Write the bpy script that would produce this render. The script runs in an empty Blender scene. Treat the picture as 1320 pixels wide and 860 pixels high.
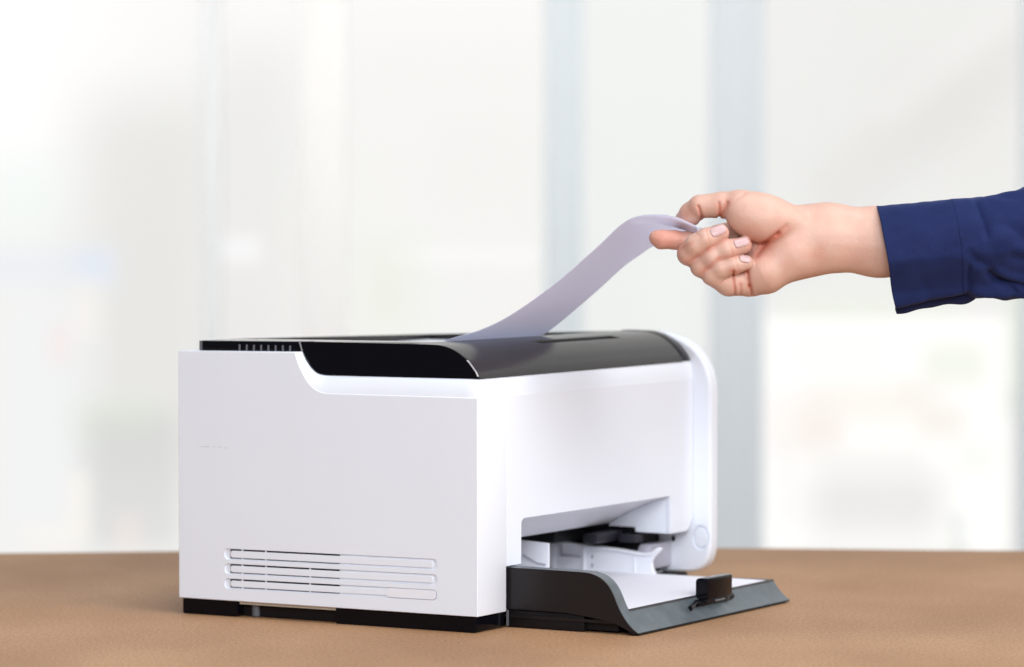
import bpy, bmesh, math, random
import numpy as np
from mathutils import Vector, Matrix
random.seed(3); rng = np.random.RandomState(5)
R = math.radians
scene = bpy.context.scene
COL = scene.collection

# ------------------------------------------------------------------ camera
PITCH = R(2.0415)
cam = bpy.data.cameras.new('camera'); cam_o = bpy.data.objects.new('camera', cam); COL.objects.link(cam_o)
cam_o.location = (0, 0, .3509); cam_o.rotation_euler = (math.pi/2 - PITCH, 0, 0)
cam.sensor_width = 36; cam.lens = 4609.4/1320*36
cam.clip_start = .05; cam.clip_end = 100
cam.dof.use_dof = True; cam.dof.focus_distance = 2.93; cam.dof.aperture_fstop = 5.0; cam.dof.aperture_blades = 0
scene.camera = cam_o

# ------------------------------------------------------------------ world and lamps
world = bpy.data.worlds.new('World'); scene.world = world; world.use_nodes = True
wb = world.node_tree.nodes['Background']
wb.inputs[0].default_value = (.88, .93, 1, 1); wb.inputs[1].default_value = .22
def area(name, loc, target, size, size_y, power, color=(1, 1, 1)):
    l = bpy.data.lights.new(name, 'AREA'); l.shape = 'RECTANGLE'; l.size = size; l.size_y = size_y
    l.energy = power; l.color = color
    o = bpy.data.objects.new(name, l); COL.objects.link(o); o.location = loc
    o.rotation_euler = (Vector(target) - Vector(loc)).to_track_quat('-Z', 'Y').to_euler()
    return o
area('key_softbox', (3.1, -.1, 2.5), (.15, 3, .12), 2.9, 2.3, 148, (1, .985, .97))
area('fill_softbox', (.05, -.5, 1.45), (0, 3, .15), 1.9, 1.2, 92, (.93, .96, 1))
area('side_softbox', (5.0, 1.0, 1.3), (.1, 3, .12), 2.2, 2.0, 18, (.96, .975, 1))
area('top_softbox', (.5, 2.3, 2.6), (.2, 3, 0), 1.7, 1.3, 37, (.97, .98, 1))
area('added_post_wash', (0, 5.2, 2.1), (0, 8.7, .7), 6.5, 1.0, 146, (1, 1, 1))  # added unseen lamp that brightens the window posts
scene.view_settings.view_transform = 'Standard'; scene.view_settings.look = 'None'
scene.view_settings.exposure = 0; scene.view_settings.gamma = 1
try:
    scene.cycles.use_denoising = True; scene.cycles.max_bounces = 8
    scene.cycles.use_adaptive_sampling = True; scene.cycles.adaptive_threshold = .01
except Exception: pass

# ------------------------------------------------------------------ materials
def mat(name, color, rough=.5, spec=.5, bump=None, mottle=None, coat=0, metal=0, sss=0, alpha=None):
    m = bpy.data.materials.new(name); m.use_nodes = True; nt = m.node_tree; b = nt.nodes['Principled BSDF']
    b.inputs['Base Color'].default_value = (*color, 1); b.inputs['Roughness'].default_value = rough
    b.inputs['Specular IOR Level'].default_value = spec; b.inputs['Metallic'].default_value = metal
    b.inputs['Coat Weight'].default_value = coat
    tc = nt.nodes.new('ShaderNodeTexCoord')
    if sss:
        b.inputs['Subsurface Weight'].default_value = sss
    if mottle:
        s, amt = mottle
        n = nt.nodes.new('ShaderNodeTexNoise'); n.inputs['Scale'].default_value = s; n.inputs['Detail'].default_value = 5
        nt.links.new(tc.outputs['Object'], n.inputs['Vector'])
        mx = nt.nodes.new('ShaderNodeMix'); mx.data_type = 'RGBA'
        mx.inputs[6].default_value = tuple(c*(1-amt) for c in color)+(1,); mx.inputs[7].default_value = tuple(min(1, c*(1+amt)) for c in color)+(1,)
        nt.links.new(n.outputs['Fac'], mx.inputs[0]); nt.links.new(mx.outputs[2], b.inputs['Base Color'])
        mr = nt.nodes.new('ShaderNodeMapRange'); mr.inputs[3].default_value = max(0, rough-.06); mr.inputs[4].default_value = min(1, rough+.08)
        nt.links.new(n.outputs['Fac'], mr.inputs[0]); nt.links.new(mr.outputs[0], b.inputs['Roughness'])
    if bump:
        s, st = bump
        n2 = nt.nodes.new('ShaderNodeTexNoise'); n2.inputs['Scale'].default_value = s; n2.inputs['Detail'].default_value = 3
        nt.links.new(tc.outputs['Object'], n2.inputs['Vector'])
        bp = nt.nodes.new('ShaderNodeBump'); bp.inputs['Strength'].default_value = st; bp.inputs['Distance'].default_value = .0004
        nt.links.new(n2.outputs['Fac'], bp.inputs['Height']); nt.links.new(bp.outputs[0], b.inputs['Normal'])
    return m
M = {}
M['white'] = mat('white_plastic', (.762, .80, .878), .36, .4, bump=(1500, .10), mottle=(14, .012))
M['white_front'] = M['white']
M['white_in'] = mat('white_inner_plastic', (.79, .81, .88), .35, .45, mottle=(60, .02))
M['lilac'] = mat('lilac_grey_plastic', (.42, .42, .50), .4, .4, mottle=(60, .04))
M['gloss'] = mat('gloss_black_plastic', (.003, .003, .005), .08, .14, mottle=(30, .1))
M['cover'] = mat('satin_black_plastic', (.011, .0085, .010), .27, .42)
M['black'] = mat('matte_black_plastic', (.007, .006, .007), .45, .2, bump=(1600, .12), mottle=(60, .15))
M['tray'] = mat('tray_black_plastic', (.010, .0085, .010), .30, .32, bump=(1800, .12))
M['tray_lip'] = mat('slate_grey_tray_plastic', (.078, .098, .112), .34, .6, bump=(1800, .3), mottle=(85, .62))
M['dark'] = mat('dark_mechanism_and_shade', (.006, .006, .008), .5, .3, mottle=(40, .2))  # mechanism parts, also the shade painted into the vents
M['grey'] = mat('grey_mechanism_plastic', (.018, .017, .026), .4, .4, mottle=(60, .1))
M['silver'] = mat('bright_trim_and_highlight', (.75, .76, .80), .22, .5, metal=.7)  # step trim, also the highlight built onto the cover edge
M['rib'] = mat('dark_grey_rib', (.11, .115, .13), .4, .5)
M['cream'] = mat('cream_plastic', (.55, .50, .42), .5, .4)
M['nail'] = mat('fingernail', (.64, .40, .38), .32, .5, sss=.2)

def paper_mat(name, color, trans):
    m = mat(name, color, .6, .25, bump=(900, .1)); nt = m.node_tree; b = nt.nodes['Principled BSDF']
    out = nt.nodes['Material Output']; t = nt.nodes.new('ShaderNodeBsdfTranslucent'); t.inputs[0].default_value = (*color, 1)
    mx = nt.nodes.new('ShaderNodeMixShader'); mx.inputs[0].default_value = trans
    nt.links.new(b.outputs[0], mx.inputs[1]); nt.links.new(t.outputs[0], mx.inputs[2]); nt.links.new(mx.outputs[0], out.inputs[0])
    return m
M['sheet'] = paper_mat('lilac_white_sheet', (.87, .885, 1.0), .56)
M['paper'] = paper_mat('white_paper', (.80, .80, .86), .05)

def kraft():
    m = bpy.data.materials.new('brown_kraft_surface'); m.use_nodes = True; nt = m.node_tree; b = nt.nodes['Principled BSDF']
    tc = nt.nodes.new('ShaderNodeTexCoord')
    def noise(scale, det, sc=(1, 1, 1)):
        mp = nt.nodes.new('ShaderNodeMapping'); mp.inputs['Scale'].default_value = sc
        n = nt.nodes.new('ShaderNodeTexNoise'); n.inputs['Scale'].default_value = scale; n.inputs['Detail'].default_value = det
        nt.links.new(tc.outputs['Object'], mp.inputs[0]); nt.links.new(mp.outputs[0], n.inputs['Vector']); return n
    n1 = noise(5, 4, (1, .6, 1)); n2 = noise(380, 5, (1, .5, 1)); n3 = noise(900, 2, (1, .3, 1))
    r = nt.nodes.new('ShaderNodeValToRGB'); r.color_ramp.elements[0].color = (.33, .18, .093, 1); r.color_ramp.elements[1].color = (.44, .257, .142, 1)
    r.color_ramp.elements[0].position = .3; r.color_ramp.elements[1].position = .7
    nt.links.new(n1.outputs['Fac'], r.inputs[0])
    mx = nt.nodes.new('ShaderNodeMix'); mx.data_type = 'RGBA'; mx.blend_type = 'OVERLAY'; mx.inputs[0].default_value = .5
    nt.links.new(r.outputs[0], mx.inputs[6]); nt.links.new(n2.outputs['Fac'], mx.inputs[7])
    mx2 = nt.nodes.new('ShaderNodeMix'); mx2.data_type = 'RGBA'; mx2.blend_type = 'OVERLAY'; mx2.inputs[0].default_value = .25
    nt.links.new(mx.outputs[2], mx2.inputs[6]); nt.links.new(n3.outputs['Fac'], mx2.inputs[7])
    # sparse small dark fibre flecks
    n4 = noise(330, 1, (1, .3, 1)); r4 = nt.nodes.new('ShaderNodeValToRGB'); r4.color_ramp.elements[0].position = .70; r4.color_ramp.elements[1].position = .78
    r4.color_ramp.elements[0].color = (1, 1, 1, 1); r4.color_ramp.elements[1].color = (.6, .52, .45, 1)
    nt.links.new(n4.outputs['Fac'], r4.inputs[0])
    mx3 = nt.nodes.new('ShaderNodeMix'); mx3.data_type = 'RGBA'; mx3.blend_type = 'MULTIPLY'; mx3.inputs[0].default_value = .7
    nt.links.new(mx2.outputs[2], mx3.inputs[6]); nt.links.new(r4.outputs[0], mx3.inputs[7])
    nt.links.new(mx3.outputs[2], b.inputs['Base Color'])
    b.inputs['Roughness'].default_value = .62; b.inputs['Specular IOR Level'].default_value = .18
    bp = nt.nodes.new('ShaderNodeBump'); bp.inputs['Strength'].default_value = .35; bp.inputs['Distance'].default_value = .0006
    nt.links.new(n2.outputs['Fac'], bp.inputs['Height']); nt.links.new(bp.outputs[0], b.inputs['Normal'])
    return m
M['kraft'] = kraft()

def cloth():
    m = bpy.data.materials.new('navy_cotton'); m.use_nodes = True; nt = m.node_tree; b = nt.nodes['Principled BSDF']
    tc = nt.nodes.new('ShaderNodeTexCoord')
    n = nt.nodes.new('ShaderNodeTexNoise'); n.inputs['Scale'].default_value = 45; n.inputs['Detail'].default_value = 6
    nt.links.new(tc.outputs['Object'], n.inputs['Vector'])
    mp = nt.nodes.new('ShaderNodeMapping'); mp.inputs['Scale'].default_value = (1, 1, .15)
    w = nt.nodes.new('ShaderNodeTexNoise'); w.inputs['Scale'].default_value = 2600; w.inputs['Detail'].default_value = 2
    nt.links.new(tc.outputs['Object'], mp.inputs[0]); nt.links.new(mp.outputs[0], w.inputs['Vector'])
    r = nt.nodes.new('ShaderNodeValToRGB')
    r.color_ramp.elements[0].color = (.004, .009, .048, 1); r.color_ramp.elements[1].color = (.012, .022, .096, 1)
    nt.links.new(n.outputs['Fac'], r.inputs[0])
    mx = nt.nodes.new('ShaderNodeMix'); mx.data_type = 'RGBA'; mx.blend_type = 'OVERLAY'; mx.inputs[0].default_value = .5
    nt.links.new(r.outputs[0], mx.inputs[6]); nt.links.new(w.outputs['Fac'], mx.inputs[7]); nt.links.new(mx.outputs[2], b.inputs['Base Color'])
    b.inputs['Roughness'].default_value = .85; b.inputs['Specular IOR Level'].default_value = .2
    b.inputs['Sheen Weight'].default_value = .12; b.inputs['Sheen Tint'].default_value = (.3, .4, .9, 1)
    bp = nt.nodes.new('ShaderNodeBump'); bp.inputs['Strength'].default_value = .4; bp.inputs['Distance'].default_value = .0003
    nt.links.new(w.outputs['Fac'], bp.inputs['Height']); nt.links.new(bp.outputs[0], b.inputs['Normal'])
    return m
M['navy'] = cloth()

def skin():
    m = bpy.data.materials.new('skin'); m.use_nodes = True; nt = m.node_tree; b = nt.nodes['Principled BSDF']
    tc = nt.nodes.new('ShaderNodeTexCoord')
    va = nt.nodes.new('ShaderNodeVertexColor'); va.layer_name = 'pink'
    n = nt.nodes.new('ShaderNodeTexNoise'); n.inputs['Scale'].default_value = 70; n.inputs['Detail'].default_value = 5
    nt.links.new(tc.outputs['Object'], n.inputs['Vector'])
    add = nt.nodes.new('ShaderNodeMath'); add.operation = 'MULTIPLY_ADD'; add.inputs[1].default_value = .5; 
    nt.links.new(n.outputs['Fac'], add.inputs[0]); nt.links.new(va.outputs[0], add.inputs[2])
    r = nt.nodes.new('ShaderNodeValToRGB'); e = r.color_ramp.elements
    e[0].position = .12; e[0].color = (.60, .405, .325, 1); e[1].position = 1.1 if False else 1; e[1].color = (.50, .17, .115, 1)
    x = r.color_ramp.elements.new(.45); x.color = (.57, .315, .25, 1)
    nt.links.new(add.outputs[0], r.inputs[0]); nt.links.new(r.outputs[0], b.inputs['Base Color'])
    b.inputs['Roughness'].default_value = .46; b.inputs['Specular IOR Level'].default_value = .4
    b.inputs['Subsurface Weight'].default_value = .22; b.inputs['Subsurface Radius'].default_value = (1, .35, .2); b.inputs['Subsurface Scale'].default_value = .004
    v = nt.nodes.new('ShaderNodeTexVoronoi'); v.inputs['Scale'].default_value = 900
    nt.links.new(tc.outputs['Object'], v.inputs['Vector'])
    n3 = nt.nodes.new('ShaderNodeTexNoise'); n3.inputs['Scale'].default_value = 260; n3.inputs['Detail'].default_value = 4
    nt.links.new(tc.outputs['Object'], n3.inputs['Vector'])
    ad = nt.nodes.new('ShaderNodeMath'); ad.operation = 'ADD'; nt.links.new(v.outputs['Distance'], ad.inputs[0]); nt.links.new(n3.outputs['Fac'], ad.inputs[1])
    bp = nt.nodes.new('ShaderNodeBump'); bp.inputs['Strength'].default_value = .30; bp.inputs['Distance'].default_value = .0004
    nt.links.new(ad.outputs[0], bp.inputs['Height']); nt.links.new(bp.outputs[0], b.inputs['Normal'])
    return m
M['skin'] = skin()

# ------------------------------------------------------------------ helpers
def link(name, me, m, parent=None, smooth=True):
    o = bpy.data.objects.new(name, me); COL.objects.link(o)
    if m and not me.materials: me.materials.append(m)
    if parent: o.parent = parent
    if smooth:
        for p in me.polygons: p.use_smooth = True
    return o
def autosmooth(me, deg=35):
    me.shade_auto = None if False else None
def finish(name, bm, m, parent=None, bevel=0, seg=2, smooth_deg=35):
    bmesh.ops.recalc_face_normals(bm, faces=bm.faces)
    if bevel:
        es = [e for e in bm.edges if len(e.link_faces) == 2 and e.calc_face_angle(0) > R(28)]
        bmesh.ops.bevel(bm, geom=es, offset=bevel, segments=seg, affect='EDGES', profile=.5, clamp_overlap=True)
    for f in bm.faces: f.smooth = len(f.verts) < 6
    for e in bm.edges:
        if len(e.link_faces) == 2 and e.calc_face_angle(0) > R(smooth_deg): e.smooth = False
    me = bpy.data.meshes.new(name); bm.to_mesh(me); bm.free()
    me.materials.append(m)
    o = bpy.data.objects.new(name, me); COL.objects.link(o)
    if parent: o.parent = parent
    return o
def box_bm(bm, x0, x1, y0, y1, z0, z1):
    v = [bm.verts.new(c) for c in ((x0,y0,z0),(x1,y0,z0),(x1,y1,z0),(x0,y1,z0),(x0,y0,z1),(x1,y0,z1),(x1,y1,z1),(x0,y1,z1))]
    for f in ((0,3,2,1),(4,5,6,7),(0,1,5,4),(1,2,6,5),(2,3,7,6),(3,0,4,7)): bm.faces.new([v[i] for i in f])
def box(name, x0, x1, y0, y1, z0, z1, m, parent=None, bevel=0, seg=2):
    bm = bmesh.new(); box_bm(bm, x0, x1, y0, y1, z0, z1); return finish(name, bm, m, parent, bevel, seg)
def prism_bm(bm, pts, a0, a1, axis='x'):
    """polygon pts extruded from a0 to a1. axis x: pts are (y,z); axis y: pts are (x,z); axis z: pts are (x,y)"""
    def P(p, a):
        return {'x': (a, p[0], p[1]), 'y': (p[0], a, p[1]), 'z': (p[0], p[1], a)}[axis]
    A = [bm.verts.new(P(p, a0)) for p in pts]; B = [bm.verts.new(P(p, a1)) for p in pts]
    n = len(pts)
    bm.faces.new(A); bm.faces.new(B[::-1])
    for i in range(n): bm.faces.new((A[i], B[i], B[(i+1) % n], A[(i+1) % n]))
def prism(name, pts, a0, a1, m, parent=None, axis='x', bevel=0, seg=2):
    bm = bmesh.new(); prism_bm(bm, pts, a0, a1, axis); return finish(name, bm, m, parent, bevel, seg)
def bez(p0, p1, p2, p3, n=8, end=True):
    out = []
    for i in range(n + (1 if end else 0)):
        t = i/n; out.append(tuple((1-t)**3*a+3*(1-t)**2*t*b+3*(1-t)*t*t*c+t**3*d for a, b, c, d in zip(p0, p1, p2, p3)))
    return out
def spline(pts, n=6):
    """Catmull-Rom through pts"""
    P = [np.array(p, float) for p in pts]; P = [2*P[0]-P[1]] + P + [2*P[-1]-P[-2]]; out = []
    for i in range(1, len(P)-2):
        for k in range(n):
            t = k/n; a, b, c, d = P[i-1:i+3]
            out.append(.5*((2*b)+(-a+c)*t+(2*a-5*b+4*c-d)*t*t+(-a+3*b-3*c+d)*t**3))
    out.append(P[-2]); return out
def boolean(o, cutters):
    for c in cutters:
        c.parent = o.parent
        md = o.modifiers.new('cut', 'BOOLEAN'); md.operation = 'DIFFERENCE'; md.solver = 'EXACT'; md.object = c
    bpy.context.view_layer.update(); dg = bpy.context.evaluated_depsgraph_get()
    me = bpy.data.meshes.new_from_object(o.evaluated_get(dg)); me.name = o.name
    o.modifiers.clear(); o.data = me
    for c in cutters: bpy.data.objects.remove(c, do_unlink=True)
    bm = bmesh.new(); bm.from_mesh(me)
    for f in bm.faces: f.smooth = len(f.verts) < 6
    for e in bm.edges: e.smooth = not (len(e.link_faces) == 2 and e.calc_face_angle(0) > R(30))
    bm.to_mesh(me); bm.free()
    return o
def empty(name, loc, rot=(0, 0, 0)):
    o = bpy.data.objects.new(name, None); COL.objects.link(o); o.location = loc; o.rotation_euler = rot; o.empty_display_size = .05
    return o
def tag(o, label=None, cat=None, group=None, kind=None):
    if label: o['label'] = label
    if cat: o['category'] = cat
    if group: o['group'] = group
    if kind: o['kind'] = kind
    return o

# ------------------------------------------------------------------ setting: desk top, window wall, bright outdoors
edge = [(-2.2, 3.50), (-1.2, 3.56), (-.52, 3.608), (-.2, 3.645), (.2, 3.662), (.52, 3.634), (1.2, 3.60), (2.2, 3.56)]
desk_pts = [(2.2, 1.3), (-2.2, 1.3)] + [tuple(p) for p in spline(edge, 6)]
desk = prism('desk', desk_pts, -.035, 0, M['kraft'], axis='z', bevel=.0015)
tag(desk, 'wide brown kraft covered desk top that the printer stands on', 'desk')

def backdrop():
    m = bpy.data.materials.new('bright_outdoors'); m.use_nodes = True; nt = m.node_tree; nt.nodes.remove(nt.nodes['Principled BSDF'])
    out = nt.nodes['Material Output']; em = nt.nodes.new('ShaderNodeEmission'); nt.links.new(em.outputs[0], out.inputs[0])
    tc = nt.nodes.new('ShaderNodeTexCoord'); sep = nt.nodes.new('ShaderNodeSeparateXYZ'); nt.links.new(tc.outputs['Object'], sep.inputs[0])
    cur = None
    base = nt.nodes.new('ShaderNodeRGB'); base.outputs[0].default_value = (.925, .925, .91, 1); cur = base.outputs[0]
    n = nt.nodes.new('ShaderNodeTexNoise'); n.inputs['Scale'].default_value = .9; n.inputs['Detail'].default_value = 3
    nt.links.new(tc.outputs['Object'], n.inputs['Vector'])
    mx = nt.nodes.new('ShaderNodeMix'); mx.data_type = 'RGBA'; mx.blend_type = 'SOFT_LIGHT'; mx.inputs[0].default_value = .18
    nt.links.new(cur, mx.inputs[6]); nt.links.new(n.outputs['Color'], mx.inputs[7]); cur = mx.outputs[2]
    # the unfocused shapes outside: (centre x, centre z, half width, half height, softness, colour, amount)
    K = 10.0/4609.4
    def blob(px, py, hw, hh, soft, col, amt, rot=0):
        nonlocal cur
        cx = (px-660)*K; cz = .3509 - (py-266)*K
        def ramp(sock, c, h):
            a = nt.nodes.new('ShaderNodeMath'); a.operation = 'SUBTRACT'; nt.links.new(sock, a.inputs[0]); a.inputs[1].default_value = c
            b = nt.nodes.new('ShaderNodeMath'); b.operation = 'ABSOLUTE'; nt.links.new(a.outputs[0], b.inputs[0])
            d = nt.nodes.new('ShaderNodeMapRange'); d.interpolation_type = 'SMOOTHSTEP'; nt.links.new(b.outputs[0], d.inputs[0])
            d.inputs[1].default_value = max(0, h-soft*K); d.inputs[2].default_value = h+soft*K; d.inputs[3].default_value = 1; d.inputs[4].default_value = 0
            return d.outputs[0]
        sx, sz = sep.outputs[0], sep.outputs[2]
        if rot:
            vr = nt.nodes.new('ShaderNodeMapping'); vr.vector_type = 'TEXTURE'; vr.inputs['Location'].default_value = (cx, 0, cz); vr.inputs['Rotation'].default_value = (0, R(rot), 0)
            nt.links.new(tc.outputs['Object'], vr.inputs[0]); s2 = nt.nodes.new('ShaderNodeSeparateXYZ'); nt.links.new(vr.outputs[0], s2.inputs[0])
            sx, sz = s2.outputs[0], s2.outputs[2]; cx = cz = 0
        u = ramp(sx, cx, hw*K); v = ramp(sz, cz, hh*K)
        a = nt.nodes.new('ShaderNodeMath'); a.operation = 'MULTIPLY'; nt.links.new(u, a.inputs[0]); nt.links.new(v, a.inputs[1])
        b = nt.nodes.new('ShaderNodeMath'); b.operation = 'MULTIPLY'; nt.links.new(a.outputs[0], b.inputs[0]); b.inputs[1].default_value = amt
        x = nt.nodes.new('ShaderNodeMix'); x.data_type = 'RGBA'; nt.links.new(b.outputs[0], x.inputs[0])
        nt.links.new(cur, x.inputs[6]); x.inputs[7].default_value = (*col, 1); cur = x.outputs[2]
    W = (1.05, 1.05, 1.05)
    blob(300, -60, 700, 160, 120, (1, 1, 1), .75)
    blob(-20, 80, 150, 180, 120, (1.05, 1.05, 1.05), 1)
    blob(190, 380, 90, 250, 70, (.74, .74, .72), .65)
    blob(330, 300, 45, 240, 60, (.80, .80, .79), .6)
    blob(310, 322, 26, 18, 10, (.98, .98, 1), .8)
    blob(0, 345, 150, 28, 28, (.78, .86, .96), .45)
    blob(120, 345, 26, 22, 14, (.76, .84, .98), .6)
    blob(30, 250, 50, 50, 40, (.86, .97, .95), .5)
    blob(60, 540, 60, 160, 40, (.90, .93, .96), .6)
    blob(110, 400, 18, 40, 16, (1, .95, .90), .45)
    blob(76, 445, 14, 26, 14, (1, .80, .79), .4)
    blob(150, 545, 55, 26, 24, (.80, .90, .74), .5)
    blob(170, 620, 62, 90, 30, (.62, .63, .63), .6)
    blob(100, 655, 14, 45, 10, (1, .97, .90), .7)
    blob(165, 690, 16, 26, 16, (.95, .84, .80), .5)
    blob(60, 690, 34, 14, 12, (1, .97, .92), .6)
    blob(575, 80, 130, 60, 60, (.93, .90, .87), .35)
    blob(600, 330, 100, 14, 10, (1, 1, 1), .55)
    blob(500, 370, 40, 60, 30, (.84, .89, .78), .5)
    blob(620, 200, 60, 60, 40, (.93, .90, .88), .4)
    blob(860, 390, 26, 60, 20, (.96, 1, .95), .6)
    blob(330, 430, 40, 40, 30, (.84, .83, .82), .4)
    blob(830, 300, 90, 500, 40, (.85, .89, .88), .7)
    blob(1150, 150, 190, 240, 60, (.79, .80, .78), .5)
    blob(1210, 140, 70, 60, 60, (.74, .72, .70), .25)
    blob(1120, 415, 110, 30, 30, (.86, .93, .80), .6)
    blob(1240, 110, 240, 34, 30, (.74, .73, .71), .38, -38)
    blob(1150, 230, 220, 22, 24, (.76, .76, .75), .28, -38)
    blob(1290, 30, 200, 20, 20, (.95, .95, .94), .3, -38)
    blob(1145, 560, 160, 150, 8, (1.09, 1.09, 1.075), .97)
    blob(1080, 450, 60, 22, 18, (1, 1, 1), .7)
    blob(1230, 470, 40, 26, 20, (.84, .90, .76), .6)
    blob(1190, 505, 34, 16, 14, (1, .985, .96), .7)
    blob(1060, 560, 28, 20, 14, (.93, .80, .75), .55)
    blob(1215, 545, 30, 22, 16, (.88, .80, .72), .5)
    blob(1120, 590, 70, 16, 12, (1.02, 1.02, 1.0), .8)
    blob(1010, 620, 16, 60, 12, (1, 1, .99), .6)
    blob(1260, 600, 24, 30, 16, (.88, .93, .84), .4)
    blob(1120, 520, 80, 26, 26, (.95, .88, .80), .55)
    blob(1030, 545, 40, 40, 30, (.96, .88, .84), .5)
    blob(1130, 650, 90, 46, 44, (.78, .775, .775), .75)
    blob(1240, 690, 12, 28, 8, (.55, .60, .56), .55)
    blob(1265, 660, 30, 50, 16, (1.1, 1.12, 1.1), .7)
    blob(1325, 450, 26, 90, 16, (.76, .84, .72), .7)
    blob(1325, 620, 24, 120, 10, (.70, .73, .72), .5)
    nt.links.new(cur, em.inputs[0]); em.inputs[1].default_value = 1.045
    return m
bm = bmesh.new(); v = [bm.verts.new(c) for c in ((-16, 10, -3), (18, 10, -3), (18, 10, 8), (-16, 10, 8))]; bm.faces.new(v)
me = bpy.data.meshes.new('sky'); bm.to_mesh(me); bm.free()
sky = link('sky', me, backdrop()); sky['kind'] = 'structure'

wall = empty('window_wall', (0, 8.5, -.75)); tag(wall, 'tall bright glass window wall with pale posts far behind the desk', 'window')
def wx(px, Y=8.5): return (px-660)/4609.4*Y
M['post_cream'] = mat('cream_painted_post', (.83, .805, .77), .6, .2, mottle=(3, .03))
M['post_white'] = mat('white_painted_post', (.76, .76, .75), .6, .2, mottle=(3, .03))
M['post_blue'] = mat('pale_blue_grey_post', (.63, .665, .68), .6, .2, mottle=(3, .03))
M['post_grey'] = mat('pale_grey_post', (.61, .64, .655), .6, .2, mottle=(3, .03))
posts = [(262, 284, 'post_white'), (386, 446, 'post_cream'), (702, 752, 'post_blue'), (916, 984, 'post_grey'), (1318, 1360, 'post_grey'), (-90, -40, 'post_white'), (1760, 1810, 'post_white'), (2360, 2410, 'post_grey'), (3000, 3060, 'post_blue'), (3900, 3960, 'post_white'), (-700, -650, 'post_grey'), (-1400, -1340, 'post_blue')]
for a, b, mm in posts:
    box('mullion', wx(a), wx(b), 0, .035, -.9, 3.4, M[mm], wall, bevel=.003)
def glassmat():
    m = bpy.data.materials.new('hazy_window_glass'); m.use_nodes = True; nt = m.node_tree; nt.nodes.remove(nt.nodes['Principled BSDF'])
    out = nt.nodes['Material Output']; t = nt.nodes.new('ShaderNodeBsdfTransparent'); t.inputs[0].default_value = (.98, .975, .97, 1)
    g = nt.nodes.new('ShaderNodeBsdfGlossy'); g.inputs['Roughness'].default_value = .6
    tr = nt.nodes.new('ShaderNodeBsdfTranslucent'); tr.inputs[0].default_value = (.95, .95, .95, 1)
    a = nt.nodes.new('ShaderNodeMixShader'); a.inputs[0].default_value = .06; b = nt.nodes.new('ShaderNodeMixShader'); b.inputs[0].default_value = .015
    nt.links.new(t.outputs[0], a.inputs[1]); nt.links.new(tr.outputs[0], a.inputs[2]); nt.links.new(a.outputs[0], b.inputs[1]); nt.links.new(g.outputs[0], b.inputs[2])
    nt.links.new(b.outputs[0], out.inputs[0]); return m
M['glass'] = glassmat()
spans = [(-1340, -700), (-650, -90), (-40, 262), (284, 386), (446, 702), (752, 916), (984, 1318), (1360, 1760), (1810, 2360), (2410, 3000), (3060, 3900)]
for a, b in spans:
    box('window_pane', wx(a)+.003, wx(b)-.003, .012, .018, -.9, 3.4, M['glass'], wall)

# ------------------------------------------------------------------ printer (own frame: x along the front, y to the back, z up)
PX, PY, PR = -.02815, 2.92254, R(60.3107)
pr = empty('laser_printer', (PX, PY, 0), (0, 0, PR))
tag(pr, 'white desktop laser printer with glossy black top and opened paper tray', 'printer')
Z0 = .0139
# left side shell with the stepped top
notch = bez((.1473, .194), (.158, .1945), (.1655, .2025), (.1690, .2085), 6) + bez((.1690, .2085), (.1735, .2150), (.1765, .2220), (.1780, .2280), 4)[1:]
side_pts = [(0, Z0), (0, .194)] + notch + [(.2978, .2268), (.2978, Z0)]
side = prism('side_panel', side_pts, 0, .0473, M['white'], pr, bevel=.0007, seg=3)
slots = [(.0505, .0598), (.0380, .0470), (.0255, .0342)]
def stadium(y0, y1, z0, z1, r=.0035, n=5):
    p = []
    for cy, cz, a0 in ((y1-r, z1-r, 0), (y0+r, z1-r, 90), (y0+r, z0+r, 180), (y1-r, z0+r, 270)):
        for i in range(n+1): a = R(a0+90*i/n); p.append((cy+r*math.cos(a), cz+r*math.sin(a)))
    return p
cut = []
tilt = lambda y: -(y-.039)/.211*.0012      # vents run a touch lower to the back
for z0, z1 in slots:
    for k, (a, b, dx) in enumerate(((.0388, .2505, .0016),)):
        pts = [(y, z+tilt(y)) for y, z in stadium(a, b, z0, z1)]
        cut.append(prism('cutter', pts, -.01, dx, M['dark']))
    cut.append(prism('cutter', [(.1345, z0+.0008+tilt(.1345)), (.2455, z0+.0008+tilt(.2455)), (.2455, z1-.0004+tilt(.2455)), (.1345, z1-.0004+tilt(.1345))], -.01, .012, M['dark']))
boolean(side, cut)
for i, (z0, z1) in enumerate(slots):
    bars = [(.0430, .2445)]
    for a, b in bars:
        pts = [(y, z+tilt(y)) for y, z in stadium(a, b, z0+.0016, z1-.0016, .0020)]
        lv = prism('vent_louver', pts, .00025, .010, M['white'], pr, bevel=.0005)
    for yb in ((.2325, .2085, .164) if i else (.2325, .2085)):
        for zz in (z0+.0001, z1-.0017):
            box('vent_bridge', .0006, .006, yb-.0006, yb+.0006, zz+tilt(yb), zz+.0016+tilt(yb), M['white'], pr)
for z0, z1 in slots:
    prism('vent_shade', [(.1350, z0+.0009+tilt(.1345)), (.2450, z0+.0009+tilt(.2455)), (.2450, z1-.0005+tilt(.2455)), (.1350, z1-.0005+tilt(.1345))], .0013, .0016, M['dark'], pr)  # dark plates paint in the shade inside the rear vent slits
prism('vent_plug', [(y, z+tilt(y)) for y, z in stadium(.040, .088, slots[2][0]+.0004, slots[2][1]-.0004, .003)], .0001, .0015, M['white_in'], pr, bevel=.0003)
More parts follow.
